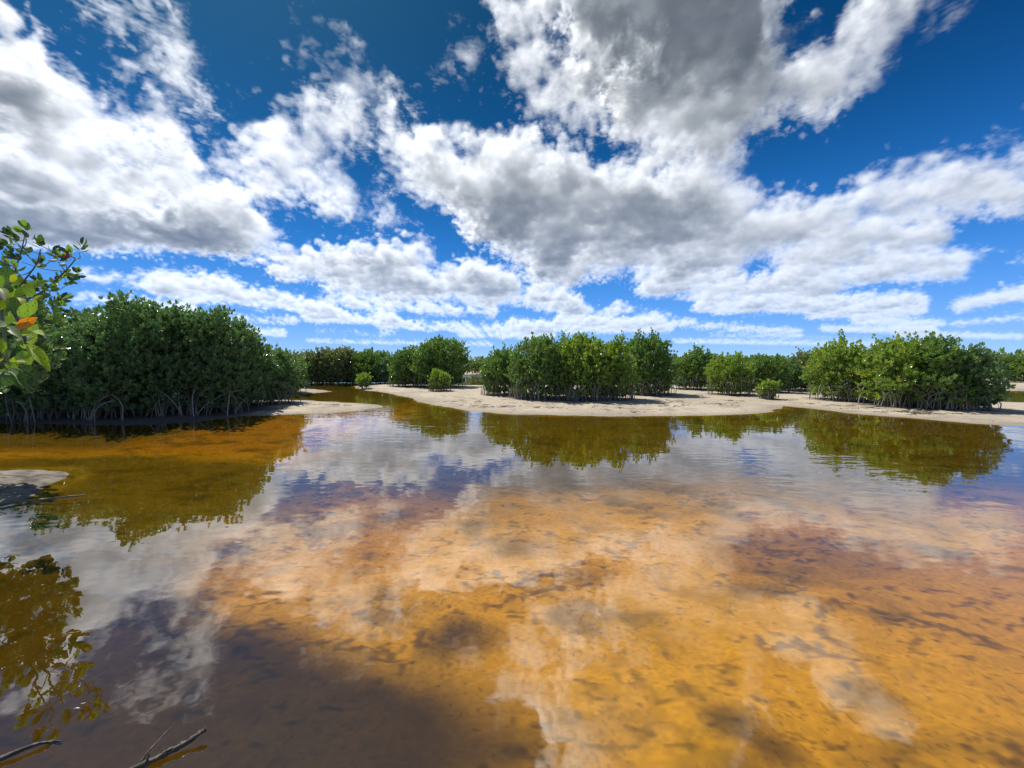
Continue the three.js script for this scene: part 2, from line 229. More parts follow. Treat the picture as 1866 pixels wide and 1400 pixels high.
// every mangrove: label, where the front of its roots meets the ground (x, z), half width, height, seed, habit
const SHRUBS = [
  ['dark mangrove at the left edge, its foot in deep shade', -12.1, -10.0, 1.52, 2.2, 1, { kind: 'dark', roots: 30, low: 0.3, rootSpread: 0.6, dense: 75 }],
  ['tall dark mangrove in the left mass, second from the left edge', -10.6, -10.3, 1.56, 2.8, 2, { kind: 'dark', roots: 34, low: 0.28, rootSpread: 0.7, dense: 75, shoots: 14 }],
  ['large dark mangrove in the middle of the left mass, pale arching roots below', -9.3, -10.4, 1.6, 3.0, 3, { kind: 'dark', roots: 44, low: 0.28, rootSpread: 0.85, dense: 75, shoots: 14 }],
  ['mangrove right of the middle of the left mass, its top rounding down to the right', -8.35, -11.2, 1.25, 2.95, 4, { kind: 'dark', roots: 40, low: 0.28, rootSpread: 0.8, dense: 75, shoots: 16 }],
  ['rounded mangrove at the right end of the left mass, long arching roots over grey sand', -8.6, -13.3, 1.4, 2.05, 5, { kind: 'dark', roots: 46, low: 0.3, rootSpread: 1.0, dense: 72, lean: 1 }],
  ['lower mangrove behind the right end of the left mass, beside the sand spit', -11.2, -19.2, 1.3, 2.0, 6, { kind: 'mid', roots: 22, dense: 60 }],
  ['leftmost mangrove across the channel behind the left mass', -16.1, -32.5, 1.9, 2.5, 7, { kind: 'pale', roots: 12, dense: 42, big: 1.2, low: 0.14 }],
  ['rounded mangrove across the channel, second from the left', -13.9, -32.7, 2.0, 2.75, 8, { kind: 'pale', roots: 12, dense: 42, big: 1.2, low: 0.14 }],
  ['mangrove across the channel behind the small lone seedling', -11.6, -33.0, 1.8, 2.6, 9, { kind: 'mid', roots: 12, dense: 42, big: 1.2, low: 0.14 }],
  ['dark low mangrove across the channel just left of the island shrub', -9.8, -32.5, 1.3, 2.15, 10, { kind: 'dark', roots: 10, dense: 42, big: 1.2, low: 0.14 }],
  ['small lone young mangrove on thin stilts at the tip of the sand bar', -9.0, -24.2, 0.38, 0.98, 11, { kind: 'bright', roots: 9, low: 0.45, shoots: 0, dense: 80, rootSpread: 0.25 }],
  ['left and lower half of the island mangrove, pale roots at its foot', -6.55, -25.2, 1.3, 2.4, 12, { kind: 'mid', roots: 34, dense: 58, big: 1.1, rootSpread: 0.5 }],
  ['taller domed half of the island mangrove on the sand bar', -4.4, -24.2, 1.7, 2.95, 13, { kind: 'mid', roots: 40, dense: 58, big: 1.1, low: 0.3, shoots: 16 }],
  ['bright young mangrove on stilt roots in front of the island mangrove', -3.8, -21.0, 0.6, 1.06, 14, { kind: 'bright', roots: 34, low: 0.5, shoots: 3, dense: 90, rootSpread: 0.22 }],
  ['low mangrove at the left end of the central thicket', -0.4, -17.9, 1.05, 2.05, 15, { kind: 'mid', roots: 44, low: 0.3 }],
  ['mangrove left of centre in the central thicket with pointed shoots', 1.1, -15.6, 1.3, 2.5, 16, { kind: 'mid', roots: 70, low: 0.27, shoots: 22, dense: 66 }],
  ['yellow green mangrove right of the middle of the central thicket', 2.75, -15.2, 1.25, 2.55, 17, { kind: 'bright', roots: 70, low: 0.25, shoots: 22, dense: 66 }],
  ['mangrove at the right of the central thicket above a patch of shaded sand', 3.9, -15.5, 0.85, 2.3, 18, { kind: 'bright', roots: 40, low: 0.27, shoots: 14, dense: 66 }],
  ['mangrove with tall ragged shoots set back at the right end of the central thicket', 6.1, -17.9, 1.2, 2.7, 19, { kind: 'mid', roots: 56, low: 0.25, shoots: 26 }],
  ['mangrove farther back between the central thicket and the bright low shrub', 9.9, -21.8, 1.25, 2.15, 20, { kind: 'mid', roots: 34, low: 0.3, shoots: 12 }],
  ['bright low mangrove with dense stilt roots right of the central thicket', 9.8, -17.9, 0.98, 1.82, 21, { kind: 'bright', roots: 50, low: 0.36 }],
  ['tiny bright mangrove on a tuft of stilts on the wet sand', 10.4, -16.2, 0.36, 0.76, 22, { kind: 'bright', roots: 26, low: 0.6, shoots: 0, dense: 100, rootSpread: 0.16 }],
  ['dark mangrove behind the tiny bright one', 12.4, -19.6, 1.2, 1.9, 23, { kind: 'mid', roots: 30, low: 0.3 }],
  ['small dark mangrove in the gap before the pale shrub', 14.6, -21.4, 0.85, 1.72, 24, { kind: 'dark', roots: 20, low: 0.25 }],
  ['pale grey green mangrove set back left of the right thicket', 16.1, -21.4, 1.15, 2.15, 25, { kind: 'pale', roots: 30, low: 0.25, shoots: 14 }],
  ['bright mangrove at the left end of the right thicket with a row of pale roots', 12.3, -14.9, 1.0, 2.25, 26, { kind: 'bright', roots: 60, low: 0.3, shoots: 14, dense: 68 }],
  ['broad bright mangrove in front of the right thicket, thick arching roots at its foot', 12.5, -12.8, 1.15, 2.28, 27, { kind: 'bright', roots: 56, low: 0.32, shoots: 16, dense: 70, rootSpread: 0.6 }],
  ['darker mangrove right of the broad bright one in the right thicket', 12.95, -12.2, 0.9, 2.2, 28, { kind: 'mid', roots: 44, low: 0.3, shoots: 12, dense: 70, rootSpread: 0.45 }],
  ['dark drooping mangrove at the right end of the right thicket, long roots arching right', 13.55, -12.1, 0.85, 1.95, 29, { kind: 'dark', roots: 44, low: 0.22, shoots: 10, dense: 70, rootSpread: 0.8 }],
  ['mangrove beyond the pale flat at the right edge', 40.4, -31.7, 1.4, 2.1, 30, { kind: 'mid', roots: 8, low: 0.2, dense: 40, big: 1.2 }],
];

// ---------- terrain: one sheet, sand banks above the water and the lagoon's bed below it ----------
const BANKS = [
  [[-10.2, -25.5], [-6.9, -21.3], [-5.2, -19], [-3.7, -16], [-2.6, -14.1], [-1.1, -12.7], [0.4, -11.9], [2.7, -11.55], [5, -11.6], [6.8, -12], [8.4, -12.7], [9.3, -13.5], [9.6, -14.5], [9.95, -13.9], [10.3, -13.1], [10.6, -11.8], [11.2, -10.8], [11.9, -10.1], [12.6, -9.7], [18, -8.6], [26, -9.5], [27, -13], [21, -15.5], [17.6, -17.5], [17, -20], [20, -24], [19, -27], [14, -29.5], [5, -30], [-2, -29], [-6, -29.5], [-10, -30.5], [-11, -28]],
  [[-40, -8.5], [-13.6, -10.2], [-11.9, -10], [-9.4, -9.75], [-8.2, -10.5], [-8, -11.6], [-6.2, -12], [-5.2, -12.7], [-4.6, -14.1], [-4.8, -14.9], [-6.4, -15.7], [-8.6, -16.7], [-11, -17.3], [-11.3, -18.8], [-10.7, -21], [-10.1, -22.2], [-11, -23.5], [-12.7, -24.7], [-16, -26], [-40, -28]],
  [[-90, -30], [-18, -34], [-11, -34], [-8.5, -36], [-8, -42], [-10, -60], [-90, -60]],
  [[-14, -58], [-7, -57], [-3.8, -57], [6, -52], [20, -45], [45, -37], [90, -36], [90, -100], [-14, -100]],
  [[26, -23.2], [60, -20], [60, -33], [44, -35], [32, -31]],
  [[-14, -6.6], [-7.2, -5.6], [-6.8, -5.62], [-6.1, -5.32], [-5.65, -4.85], [-5.4, -4.35], [-5.45, -4.05], [-6.3, -3.7], [-14, -2.2]],
  [[-14, -3], [-7, -0.6], [-2.5, 0.1], [3, 0.25], [14, 0.2], [14, 12], [-14, 12]],
];
function edge(P, x, z) {                                            // signed distance to a bank's outline, positive inside
  let d = 1e9, inside = false;
  for (let i = 0, j = P.length - 1; i < P.length; j = i++) {
    const [ax, az] = P[i], [bx, bz] = P[j], ex = bx - ax, ez = bz - az, wx = x - ax, wz = z - az, t = clamp01((wx * ex + wz * ez) / (ex * ex + ez * ez)), dx = wx - ex * t, dz = wz - ez * t;
    d = Math.min(d, dx * dx + dz * dz);
    if ((az > z) !== (bz > z) && x < ((bx - ax) * (z - az)) / (bz - az) + ax) inside = !inside;
  }
  return (inside ? 1 : -1) * Math.sqrt(d);
}
function groundAt(x, z) {
  const wx = x + (fbm(x * 0.9, z * 0.9, 3) - 0.5) * 0.7, wz = z + (fbm(x * 0.9 + 40, z * 0.9 + 9, 3) - 0.5) * 0.5;
  let s = -1e9; for (const P of BANKS) s = Math.max(s, edge(P, wx, wz));
  const R = Math.hypot(x, z); if (R > 95) s = Math.max(s, (R - 105) * 0.3);
  const rough = (fbm(x * 1.7, z * 1.7) - 0.5) * 0.045 + (z > -7 ? (fbm(x * 6 + 3, z * 9, 3) - 0.5) * 0.05 : 0) + (fbm(x * 0.35 + 7, z * 0.35) - 0.5) * 0.05;
  return s > 0 ? 0.11 * (1 - Math.exp(-s * 0.55)) + rough * clamp01(s * 0.9) : -0.32 * (1 - Math.exp(s * 0.32)) + rough * 1.3 * clamp01(-s * 0.4);
}
const darkBedAt = (x, z) => {                                           // darker bed colour near the left shore, and scattered dark weed
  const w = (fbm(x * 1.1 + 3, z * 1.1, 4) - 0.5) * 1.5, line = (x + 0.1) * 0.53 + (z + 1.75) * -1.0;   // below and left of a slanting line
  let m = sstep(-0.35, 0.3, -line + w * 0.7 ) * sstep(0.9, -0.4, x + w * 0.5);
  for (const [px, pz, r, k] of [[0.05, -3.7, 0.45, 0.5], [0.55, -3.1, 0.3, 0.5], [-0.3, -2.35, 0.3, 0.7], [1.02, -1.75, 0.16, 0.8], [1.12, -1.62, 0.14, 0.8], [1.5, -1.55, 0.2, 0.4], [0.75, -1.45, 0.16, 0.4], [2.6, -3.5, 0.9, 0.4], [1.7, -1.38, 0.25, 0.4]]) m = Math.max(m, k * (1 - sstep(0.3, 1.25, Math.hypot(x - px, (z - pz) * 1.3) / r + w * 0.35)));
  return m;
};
function terrain() {
  const NX = 520, NZ = 520, pos = new Float32Array(NX * NZ * 3), col = new Float32Array(NX * NZ * 3), uv = new Float32Array(NX * NZ * 2), bed = [], bank = [];
  const warp = (t, a, b) => a * t + b * Math.pow(t, 7);
  for (let j = 0, k = 0; j < NZ; j++) for (let i = 0; i < NX; i++, k++) {
    const x = warp(i / (NX - 1) * 2 - 1, 19, 700), s = j / (NZ - 1), z = s < 0.06 ? 6 - s / 0.06 * 5 : 1 - (Math.pow((s - 0.06) / 0.94, 1.0) * 30 + Math.pow((s - 0.06) / 0.94, 9) * 900);
    const h = groundAt(x, z); pos.set([x, h, z], k * 3); uv.set([x, z], k * 2);
    const dry = sstep(0.0, 0.07, h), n = fbm(x * 0.8, z * 0.8 + 30), n2 = fbm(x * 3.1, z * 3.1), wet = Math.max(1 - sstep(0.0, 0.06, h + (n - 0.5) * 0.045), z > -7 ? 0.75 : 0);
    let r = 0.60 + (n - 0.5) * 0.2, g = 0.515 + (n - 0.5) * 0.18, b = 0.395 + (n - 0.5) * 0.15;        // pale dry carbonate sand
    r = mix(r, 0.33, wet * 0.75); g = mix(g, 0.285, wet * 0.75); b = mix(b, 0.225, wet * 0.75);
    if (z > -7 && h > -0.01) { const d = sstep(0.42, 0.66, fbm(x * 7 + z * 2, z * 16, 3)) * 0.7; const e = (1 - d) * (0.55 + 0.25 * fbm(x * 22, z * 40, 2)); r *= e; g *= e; b *= e; }
    const under = sstep(0.004, -0.03, h), far = sstep(3, 9, -z);
    if (under > 0) {
      const m = darkBedAt(x, z), q = fbm(x * 0.6 + 11, z * 0.6, 3);
      let br = mix(0.76, 0.60, q), bg = mix(0.55, 0.42, q), bb = mix(0.20, 0.15, q);
      const silt = Math.max(sstep(3.4, 6.4, -z + (q - 0.5) * 2.6) * sstep(-5.2, -3.0, x + (q - 0.5) * 3), sstep(-13, -17, z), 1.0 * sstep(-7.4, -6.2, z + (q - 0.5) * 1.5) * sstep(-1.6, -3.6, x + (q - 0.5) * 2)); br = mix(br, 0.125, silt); bg = mix(bg, 0.105, silt); bb = mix(bb, 0.09, silt); const old = sstep(-5.5, -8, z) * (1 - silt); br *= 1 - 0.36 * old; bg *= 1 - 0.48 * old;   // olive silt in the middle of the lagoon
      const deep = sstep(0.1, 0.32, -h); br = mix(br, br * 0.8, deep); bg = mix(bg, bg * 0.74, deep);
      const blot = sstep(0.56, 0.74, fbm(x * 2.3 + 9, z * 3.1 + 4, 4)) * 0.5; br *= 1 - blot; bg *= 1 - blot * 0.95; bb *= 1 - blot * 0.8;
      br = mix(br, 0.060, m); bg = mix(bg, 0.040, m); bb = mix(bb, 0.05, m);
      r = mix(r, br, under); g = mix(g, bg, under); b = mix(b, bb, under);
    }
    const mudShade = sstep(-6.6, -8.6, x + (n - 0.5) * 2) * sstep(-15.5, -12.2, z) * sstep(-6.5, -8.5, z); r = mix(r, 0.10, mudShade * 0.9); g = mix(g, 0.085, mudShade * 0.9); b = mix(b, 0.07, mudShade * 0.9);   // left shore mud, with the shade under its mangroves painted in
    let litter = 0; for (const [, fx, fz, rx, , , o = {}] of SHRUBS) { const rz = (o.rz ?? rx * 1.25), k = (rz * 0.8 - fz) / -fz; litter = Math.max(litter, 1 - sstep(0.7, 1.08, Math.hypot((x - fx * k) / (rx * k), (z - fz * k) / rz) + (n2 - 0.5) * 0.35)); }  // litter: mask of the shade painted on the ground below each crown
    if (h > 0) { r = mix(r, 0.13, litter * 0.85); g = mix(g, 0.105, litter * 0.85); b = mix(b, 0.08, litter * 0.85); }   // shade under the mangroves, painted into the sand colour
    const tide = h > 0 ? Math.exp(-Math.pow((h - 0.055 + (n2 - 0.5) * 0.03) / 0.006, 2)) * sstep(0.4, 0.6, fbm(x * 2, z * 2 + 50, 3)) * 0.4 : 0, moss = Math.max(sstep(0.62, 0.75, n2) * 0.25, tide); r *= 1 - moss; g *= 1 - moss; b *= 1 - moss;
    col.set([r, g, b], k * 3);
  }
  for (let j = 0; j < NZ - 1; j++) for (let i = 0; i < NX - 1; i++) {
    const a = j * NX + i, b = a + 1, c = a + NX, d = c + 1, f = (p, q, r) => ((pos[p * 3 + 1] + pos[q * 3 + 1] + pos[r * 3 + 1]) / 3 < -0.012 ? bed : bank).push(p, q, r);
    f(a, b, c); f(b, d, c);
  }
  const whole = new THREE.BufferGeometry();
  whole.setAttribute('position', new THREE.BufferAttribute(pos, 3)); whole.setAttribute('color', new THREE.BufferAttribute(col, 3)); whole.setAttribute('uv', new THREE.BufferAttribute(uv, 2));
  whole.setIndex([...bed, ...bank].length ? new THREE.BufferAttribute(Uint32Array.from(bed.concat(bank)), 1) : null); whole.computeVertexNormals();
  const part = (idx) => { const g = whole.clone(); g.setIndex(new THREE.BufferAttribute(Uint32Array.from(idx), 1)); return g; };
  const grain = texture(1024, 1024, (u, v, c) => {                  // 2.5 m of sand
    const n = 0.5 * tile2(u * 160, v * 160, 160) + 0.3 * tile2(u * 60, v * 60, 60) + 0.2 * tile2(u * 22, v * 22, 22), p = tile2(u * 90 + 7, v * 90, 90) * tile2(u * 24 + 3, v * 24, 24), s = sstep(0.62, 0.8, p);
    const k = (0.80 + 0.2 * n) * (1 - 0.45 * s); c[0] = k; c[1] = k * (1 - 0.03 * s); c[2] = k * (1 - 0.05 * s);
  }, true);
  grain.repeat.set(1 / 2.5, 1 / 2.5);
  const weed = texture(2048, 2048, (u, v, c) => {                   // 5 m of bed: soft dark flecks of weed, long across the slow current
    const x = u * 5, y = v * 5, warpX = tile2(x * 4, y * 4, 20) * 0.35, a = tile2((x + warpX) * 5, y * 10, 25 * 1 ) , b = tile2(u * 110 + warpX * 3, v * 165, 55), e = tile2(u * 44 + 5, v * 66 + warpX * 4, 22), f = tile2(u * 9 + 2, v * 13, 9), g = tile2(u * 200, v * 240, 200);
    let s = sstep(0.58, 0.86, 0.42 * e + 0.34 * b + 0.3 * f - 0.02 + 0.1 * (g - 0.5)), t = sstep(0.66, 0.9, 0.6 * b + 0.4 * g) * 0.35;
    const crisp = sstep(0.66, 0.78, 0.55 * tile2(u * 252 + 11, v * 252, 252) + 0.25 * tile2(u * 126 + 3, v * 126, 126) + 0.2 * tile2(u * 21 + 3, v * 21, 21)) * (0.04 + 0.13 * tile2(u * 15, v * 15 + 4, 15)); const k = (1 - 0.34 * Math.max(s, t)) * (1 - crisp), n = 0.88 + 0.12 * g; c[0] = k * n; c[1] = k * n * 0.99; c[2] = Math.min(1, k * n * (1 + 0.2 * s));
  }, true);
  weed.repeat.set(1 / 5, 1 / 5);
  const sandM = new THREE.MeshStandardMaterial({ vertexColors: true, map: grain, bumpMap: grain, bumpScale: 0.012, roughness: 0.93 });
  const bedM = new THREE.MeshStandardMaterial({ vertexColors: true, map: weed, roughness: 1 });
  mesh('lagoon_bed', part(bed), bedM, scene).userData.kind = 'structure';
  mesh('sand_bank', part(bank), sandM, scene).userData.kind = 'structure';
}
terrain();

// ---------- water: a thin tannin-stained sheet, still near the shore, riffled by the breeze farther out ----------
{
  const S = 32;
  const ripple = texture(2048, 2048, (u, v, c) => {
    const x = (u - 0.5) * S, z = (v - 0.5) * S - 9, wob = fbm(x * 0.5, z * 0.5, 3) * 2.2, breeze = 0.16 + 0.75 * sstep(0.42, 0.72, fbm(x * 0.22 + 4, z * 0.5 + 2, 3)) * sstep(-3.0, -6.5, z);
    let h = 0; h += 0.42 * (value2(x * 2.6 + wob, z * 6.5 + wob * 0.7) - 0.5) + 0.34 * (value2(x * 4.9 - wob, z * 11 + 30 + wob) - 0.5) + 0.22 * (value2(x * 8.7 + 9, z * 19 - wob * 2) - 0.5);
    const slow = (fbm(x * 0.9 + 60, z * 1.5 + 8, 2) - 0.5) * 0.9;
    c[0] = c[1] = c[2] = clamp01(0.5 + h * breeze * 0.62 + slow * 0.28);
  }, false);
  ripple.wrapS = ripple.wrapT = THREE.MirroredRepeatWrapping;
  const m = new THREE.MeshPhysicalMaterial({ color: new THREE.Color().setRGB(1.0, 0.82, 0.16), roughness: 0.006, transmission: 1, thickness: 0, ior: WATER_IOR, bumpMap: ripple, bumpScale: 0.0105, side: THREE.DoubleSide });
  const g = new THREE.PlaneGeometry(1500, 1500, 1, 1); g.rotateX(-Math.PI / 2); g.translate(0, 0, -400);
  const uv = g.attributes.uv, p = g.attributes.position; for (let i = 0; i < uv.count; i++) uv.setXY(i, p.getX(i) / S + 0.5, (p.getZ(i) + 9) / S + 0.5);
  mesh('water', g, m, scene).userData.kind = 'structure';
}

// ---------- mangroves ----------
const mat = (r, g, b, rough = 0.9, o = {}) => new THREE.MeshStandardMaterial({ color: new THREE.Color().setRGB(r, g, b), roughness: rough, ...o });
const barkTex = texture(256, 256, (u, v, c) => { const n = 0.55 * tile2(u * 24, v * 8, 8) + 0.45 * tile2(u * 48, v * 32, 16), k = 0.62 + 0.38 * n; c[0] = c[1] = c[2] = k; }, true); barkTex.repeat.set(6, 6);
const rootDark = mat(0.22, 0.19, 0.155, 0.9, { map: barkTex }), rootStained = mat(0.32, 0.26, 0.19, 0.9, { map: barkTex }), rootM = mat(0.44, 0.40, 0.34, 0.9, { map: barkTex, bumpMap: barkTex, bumpScale: 0.004 }), wetM = mat(0.085, 0.07, 0.055, 0.6, { map: barkTex }), barkM = mat(0.20, 0.17, 0.14, 0.95, { map: barkTex, bumpMap: barkTex, bumpScale: 0.004 }), twigM = mat(0.16, 0.19, 0.10, 0.8), deadM = mat(0.30, 0.25, 0.19, 0.9, { map: barkTex });
const leafM = new THREE.MeshPhysicalMaterial({ color: 0xffffff, roughness: 0.9, transmission: 0.45, thickness: 0, clearcoat: 1, clearcoatRoughness: 0.15, side: THREE.DoubleSide });
// one leaf along +y from the origin, blade facing +z, folded a little along its midrib
function leafShape(len, wid, rows, fold, curl) {
  const pos = [], idx = [], uv = [];
  for (let i = 0; i <= rows; i++) {
    const t = i / rows, w = wid * 0.5 * Math.pow(Math.sin(Math.PI * Math.min(1, 0.06 + t * 0.94)), 0.72) * (0.86 + 0.28 * t) * (i === rows ? 0.08 : 1), y = len * (0.1 + 0.9 * t), z = -curl * len * t * t;
    pos.push(-w, y, z + w * fold, 0, y, z, w, y, z + w * fold); uv.push(0, t, 0.5, t, 1, t);
    if (i) { const a = (i - 1) * 3, b = i * 3; idx.push(a, a + 1, b, a + 1, b + 1, b, a + 1, a + 2, b + 1, a + 2, b + 2, b + 1); }
  }
  const g = new THREE.BufferGeometry(); g.setAttribute('position', new THREE.Float32BufferAttribute(pos, 3)); g.setAttribute('uv', new THREE.Float32BufferAttribute(uv, 2)); g.setIndex(idx); g.computeVertexNormals(); return g;
}
function rosette(seed, n, size) {                                   // leaves whorled round a twig's end, which points along +y
  const r = makeRandom(seed), parts = [];
  for (let i = 0; i < n; i++) {
    const g = leafShape(size * (0.8 + 0.4 * r()), size * 0.5 * (0.85 + 0.3 * r()), 3, 0.35, 0.12 + 0.2 * r()), tilt = 0.25 + 1.0 * (i / n) + 0.35 * (r() - 0.5);
    g.rotateY((r() - 0.5) * 0.6); g.rotateX(tilt); g.rotateY(i * 2.4 + r() * 0.5); g.translate(0, (1 - i / n) * size * 0.7, 0); parts.push(g);
  }
  return mergeGeometries(parts);
}
const ROSETTES = [rosette(5, 9, 0.082), rosette(8, 11, 0.078), rosette(21, 8, 0.09)];
const rootShapes = [...Array(10)].map((_, i) => {                   // from a branch at (0, 1, 0) bending out and down to the ground at (1, 0, 0)
  const r = makeRandom(300 + i), b = 0.12 + 0.5 * r(), s = (r() - 0.5) * 0.25;
  return tube([V(0, 1, 0), V(0.25 + 0.35 * b, 0.94 - 0.1 * b, s * 0.5), V(0.7 + 0.25 * b, 0.5 + 0.18 * b, s), V(0.97, 0.1, s * 0.6), V(1, -0.12, s * 0.4)], 0.017 + 0.008 * r(), 0.013 + 0.006 * r(), 5, 2);
});
const M4 = new THREE.Matrix4(), Q = new THREE.Quaternion(), UPV = V(0, 1, 0), C = new THREE.Color();
function instanced(name, geometry, list, material, parent) {
  const m = new THREE.InstancedMesh(geometry, material, list.length); m.name = name; m.castShadow = m.receiveShadow = true;
  list.forEach(([p, d, s, c, spin], i) => { Q.setFromUnitVectors(UPV, d); M4.compose(p, Q.multiply(new THREE.Quaternion().setFromAxisAngle(UPV, spin)), V(s, s, s)); m.setMatrixAt(i, M4); m.setColorAt(i, C.setRGB(...c)); });
  m.userData.kind = 'stuff'; parent.add(m); return m;
}
const GREENS = { bright: [0.275, 0.420, 0.018], mid: [0.180, 0.330, 0.028], dark: [0.150, 0.290, 0.066], pale: [0.220, 0.290, 0.075] };  // dark has the left mass's backlit shade put into the leaf green
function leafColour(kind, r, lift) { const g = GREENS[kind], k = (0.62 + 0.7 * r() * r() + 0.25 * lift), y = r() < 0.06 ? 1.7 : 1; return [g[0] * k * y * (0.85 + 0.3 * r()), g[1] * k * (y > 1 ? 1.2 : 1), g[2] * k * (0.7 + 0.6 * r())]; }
// fx, fz: where the front of its roots meets the ground; rx: half width; H: height
function mangrove(label, fx, fz, rx, H, seed, o = {}) {
  const { kind = 'mid', roots = 34, low = 0.32, shoots = 9, dense: dense0 = 62, group = 'mangrove shrubs around the lagoon', rootSpread = 0.34, rz = rx * 1.25, lean = 0, rootHigh = 0.85, big = 1 } = o, dense = dense0 * 1.75;
  const r = makeRandom(seed), d0 = -fz, k = (d0 + rz * 0.8) / d0, x0 = fx * k, z0 = fz * k; H = 1.4 + (H - 1.60) * k; rx *= k;
  const y0 = Math.max(groundAt(x0, z0), 0.01), t = thing('mangrove_shrub', label, 'mangrove', group, [x0, y0, z0]);
  const stems = [], twigs = [[], [], []], bottom = Math.min(0.58, H * low), mid = (H + bottom) / 2;
  const nL = Math.max(4, Math.round(7 + 7 * rx)), lobes = [];
  for (let i = 0; i < nL; i++) {
    const a = i * 2.39996 + r(), q = Math.sqrt((i + 0.4) / nL) * 0.78, lr = Math.min(rx, (H - bottom)) * (0.27 + 0.17 * r()) * (1.08 - q * 0.2), x = Math.cos(a) * q * rx * 0.76 + lean * 0.2, z = Math.sin(a) * q * rz * 0.86;
    const roof = (H - lr * 0.95) * (1 - 0.34 * q * q * q) - 0.62 * r() * r() * H * 0.5;
    lobes.push([x, Math.max(bottom + lr * 0.62, roof), z, lr]);
    if (roof - lr > bottom + 0.35) lobes.push([x * 1.12 + 0.2 * (r() - 0.5), bottom + lr * (0.65 + 0.3 * r()), z * 1.12 + 0.2 * (r() - 0.5), lr * (0.85 + 0.2 * r())]);
  }
  for (let i = 0; i < 3 + 3 * rx; i++) { const L = lobes[Math.floor(r() * lobes.length)], a = r() * 6.28, lr = L[3] * (0.35 + 0.2 * r()); if (L[1] > mid) lobes.push([L[0] + Math.cos(a) * L[3] * 0.75, Math.min(H + 0.28 * r() - lr * 0.6, L[1] + L[3] * (0.75 + 0.4 * r())), L[2] + Math.sin(a) * L[3] * 0.75, lr]); }   // small leafy heads
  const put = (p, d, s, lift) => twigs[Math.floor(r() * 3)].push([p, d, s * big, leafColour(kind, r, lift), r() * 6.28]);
  lobes.forEach(([lx, ly, lz, lr], li) => {
    const n = Math.round(12.57 * lr * lr * dense * 0.8 + 8), squash = 0.85 + 0.2 * r(), tint = 0.85 + 0.3 * r();
    for (let i = 0; i < n; i += 5) {                                // sprays of five or so rosettes, with gaps between the sprays
      const u = r() * 2 - 1, a = r() * 6.2832, s = Math.sqrt(1 - u * u), bump = 1 + 0.3 * (value2(li * 9 + u * 3 + 20, a * 1.6 + 7) - 0.5) * 2, rr = lr * (r() < 0.2 ? 0.55 + 0.35 * r() : 0.9 + 0.3 * r() * r()) * bump, tone = tint * (0.8 + 0.4 * r());
      const c = V(lx + s * Math.cos(a) * rr, ly + u * rr * squash, lz + s * Math.sin(a) * rr), out = V(s * Math.cos(a) * 0.9, Math.max(u, -0.25) * 0.8 + 0.7, s * Math.sin(a) * 0.9).normalize();
      let hid = false; for (let j = 0; j < lobes.length && !hid; j++) if (j !== li) { const L = lobes[j]; hid = Math.hypot(c.x - L[0], c.y - L[1], c.z - L[2]) < L[3] * 0.8; }
      if (hid && r() < 0.85) continue;
      for (let m = 0; m < 5; m++) {
        const p = c.clone().add(V(r() - 0.5, (r() - 0.4) * 0.9, r() - 0.5).multiplyScalar(0.26)).addScaledVector(out, 0.06 * m - 0.1);
        if (p.y < bottom - 0.1 + 0.2 * r() || p.y < 0.18) continue;
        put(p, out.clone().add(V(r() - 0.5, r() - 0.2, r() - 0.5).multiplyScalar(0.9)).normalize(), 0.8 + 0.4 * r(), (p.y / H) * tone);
      }
    }
  });
  for (let i = 0, n = Math.round(rx * rz * dense * 2.6); i < n; i++) {                 // the shaded inside, down to just above the roots
    const a = r() * 6.28, q = Math.sqrt(r()) * 0.86, p = V(Math.cos(a) * q * rx, mix(0.05 + 0.3 * q * q * q * bottom / 0.5, mid, r() * r()), Math.sin(a) * q * rz);
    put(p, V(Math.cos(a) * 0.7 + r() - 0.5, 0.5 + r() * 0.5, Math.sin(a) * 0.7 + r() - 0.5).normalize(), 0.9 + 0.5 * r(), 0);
  }
  for (let i = 0; i < shoots; i++) {                                // leafy shoots that stand above the crown
    const L = lobes[Math.floor(r() * lobes.length)]; const a = r() * 6.28, q = r() * 0.7; const b = V(L[0] + Math.cos(a) * L[3] * q, L[1] + L[3] * 0.7, L[2] + Math.sin(a) * L[3] * q);
    if (b.y < H * 0.62) continue;
    const h = (0.24 + 0.40 * r()) * Math.min(1, H / 2), tip = V(b.x + (r() - 0.5) * 0.25, b.y + h, b.z + (r() - 0.5) * 0.25); stems.push(['shoot', tube([b, V((b.x + tip.x) / 2 + 0.03, (b.y + tip.y) / 2, (b.z + tip.z) / 2), tip], 0.012, 0.006, 4, 2)]);
    for (let s = 0.25; s <= 1.01; s += 0.16) put(b.clone().lerp(tip, s).add(V((r() - 0.5) * 0.14, 0, (r() - 0.5) * 0.14)), V((r() - 0.5) * 1.1, 1, (r() - 0.5) * 1.1).normalize(), 0.7 + 0.35 * r(), 1);
  }
  const nT = Math.max(2, Math.round(rx * 3));
  for (let i = 0; i < nT; i++) {
    const a = i / nT * 6.28 + r(), q = rx * (0.2 + 0.45 * r()), L = lobes[Math.floor(r() * lobes.length)], b = V(Math.cos(a) * q, 0.3, Math.sin(a) * q * rz / rx), e = V(L[0], L[1], L[2]);
    stems.push(['trunk', tube([V(b.x * 0.9, -0.05, b.z * 0.9), b, V(mix(b.x, e.x, 0.4) + 0.15 * (r() - 0.5), mix(b.y, e.y, 0.55), mix(b.z, e.z, 0.4)), e], 0.022 + 0.006 * rx, 0.010, 6, 2)]);
  }
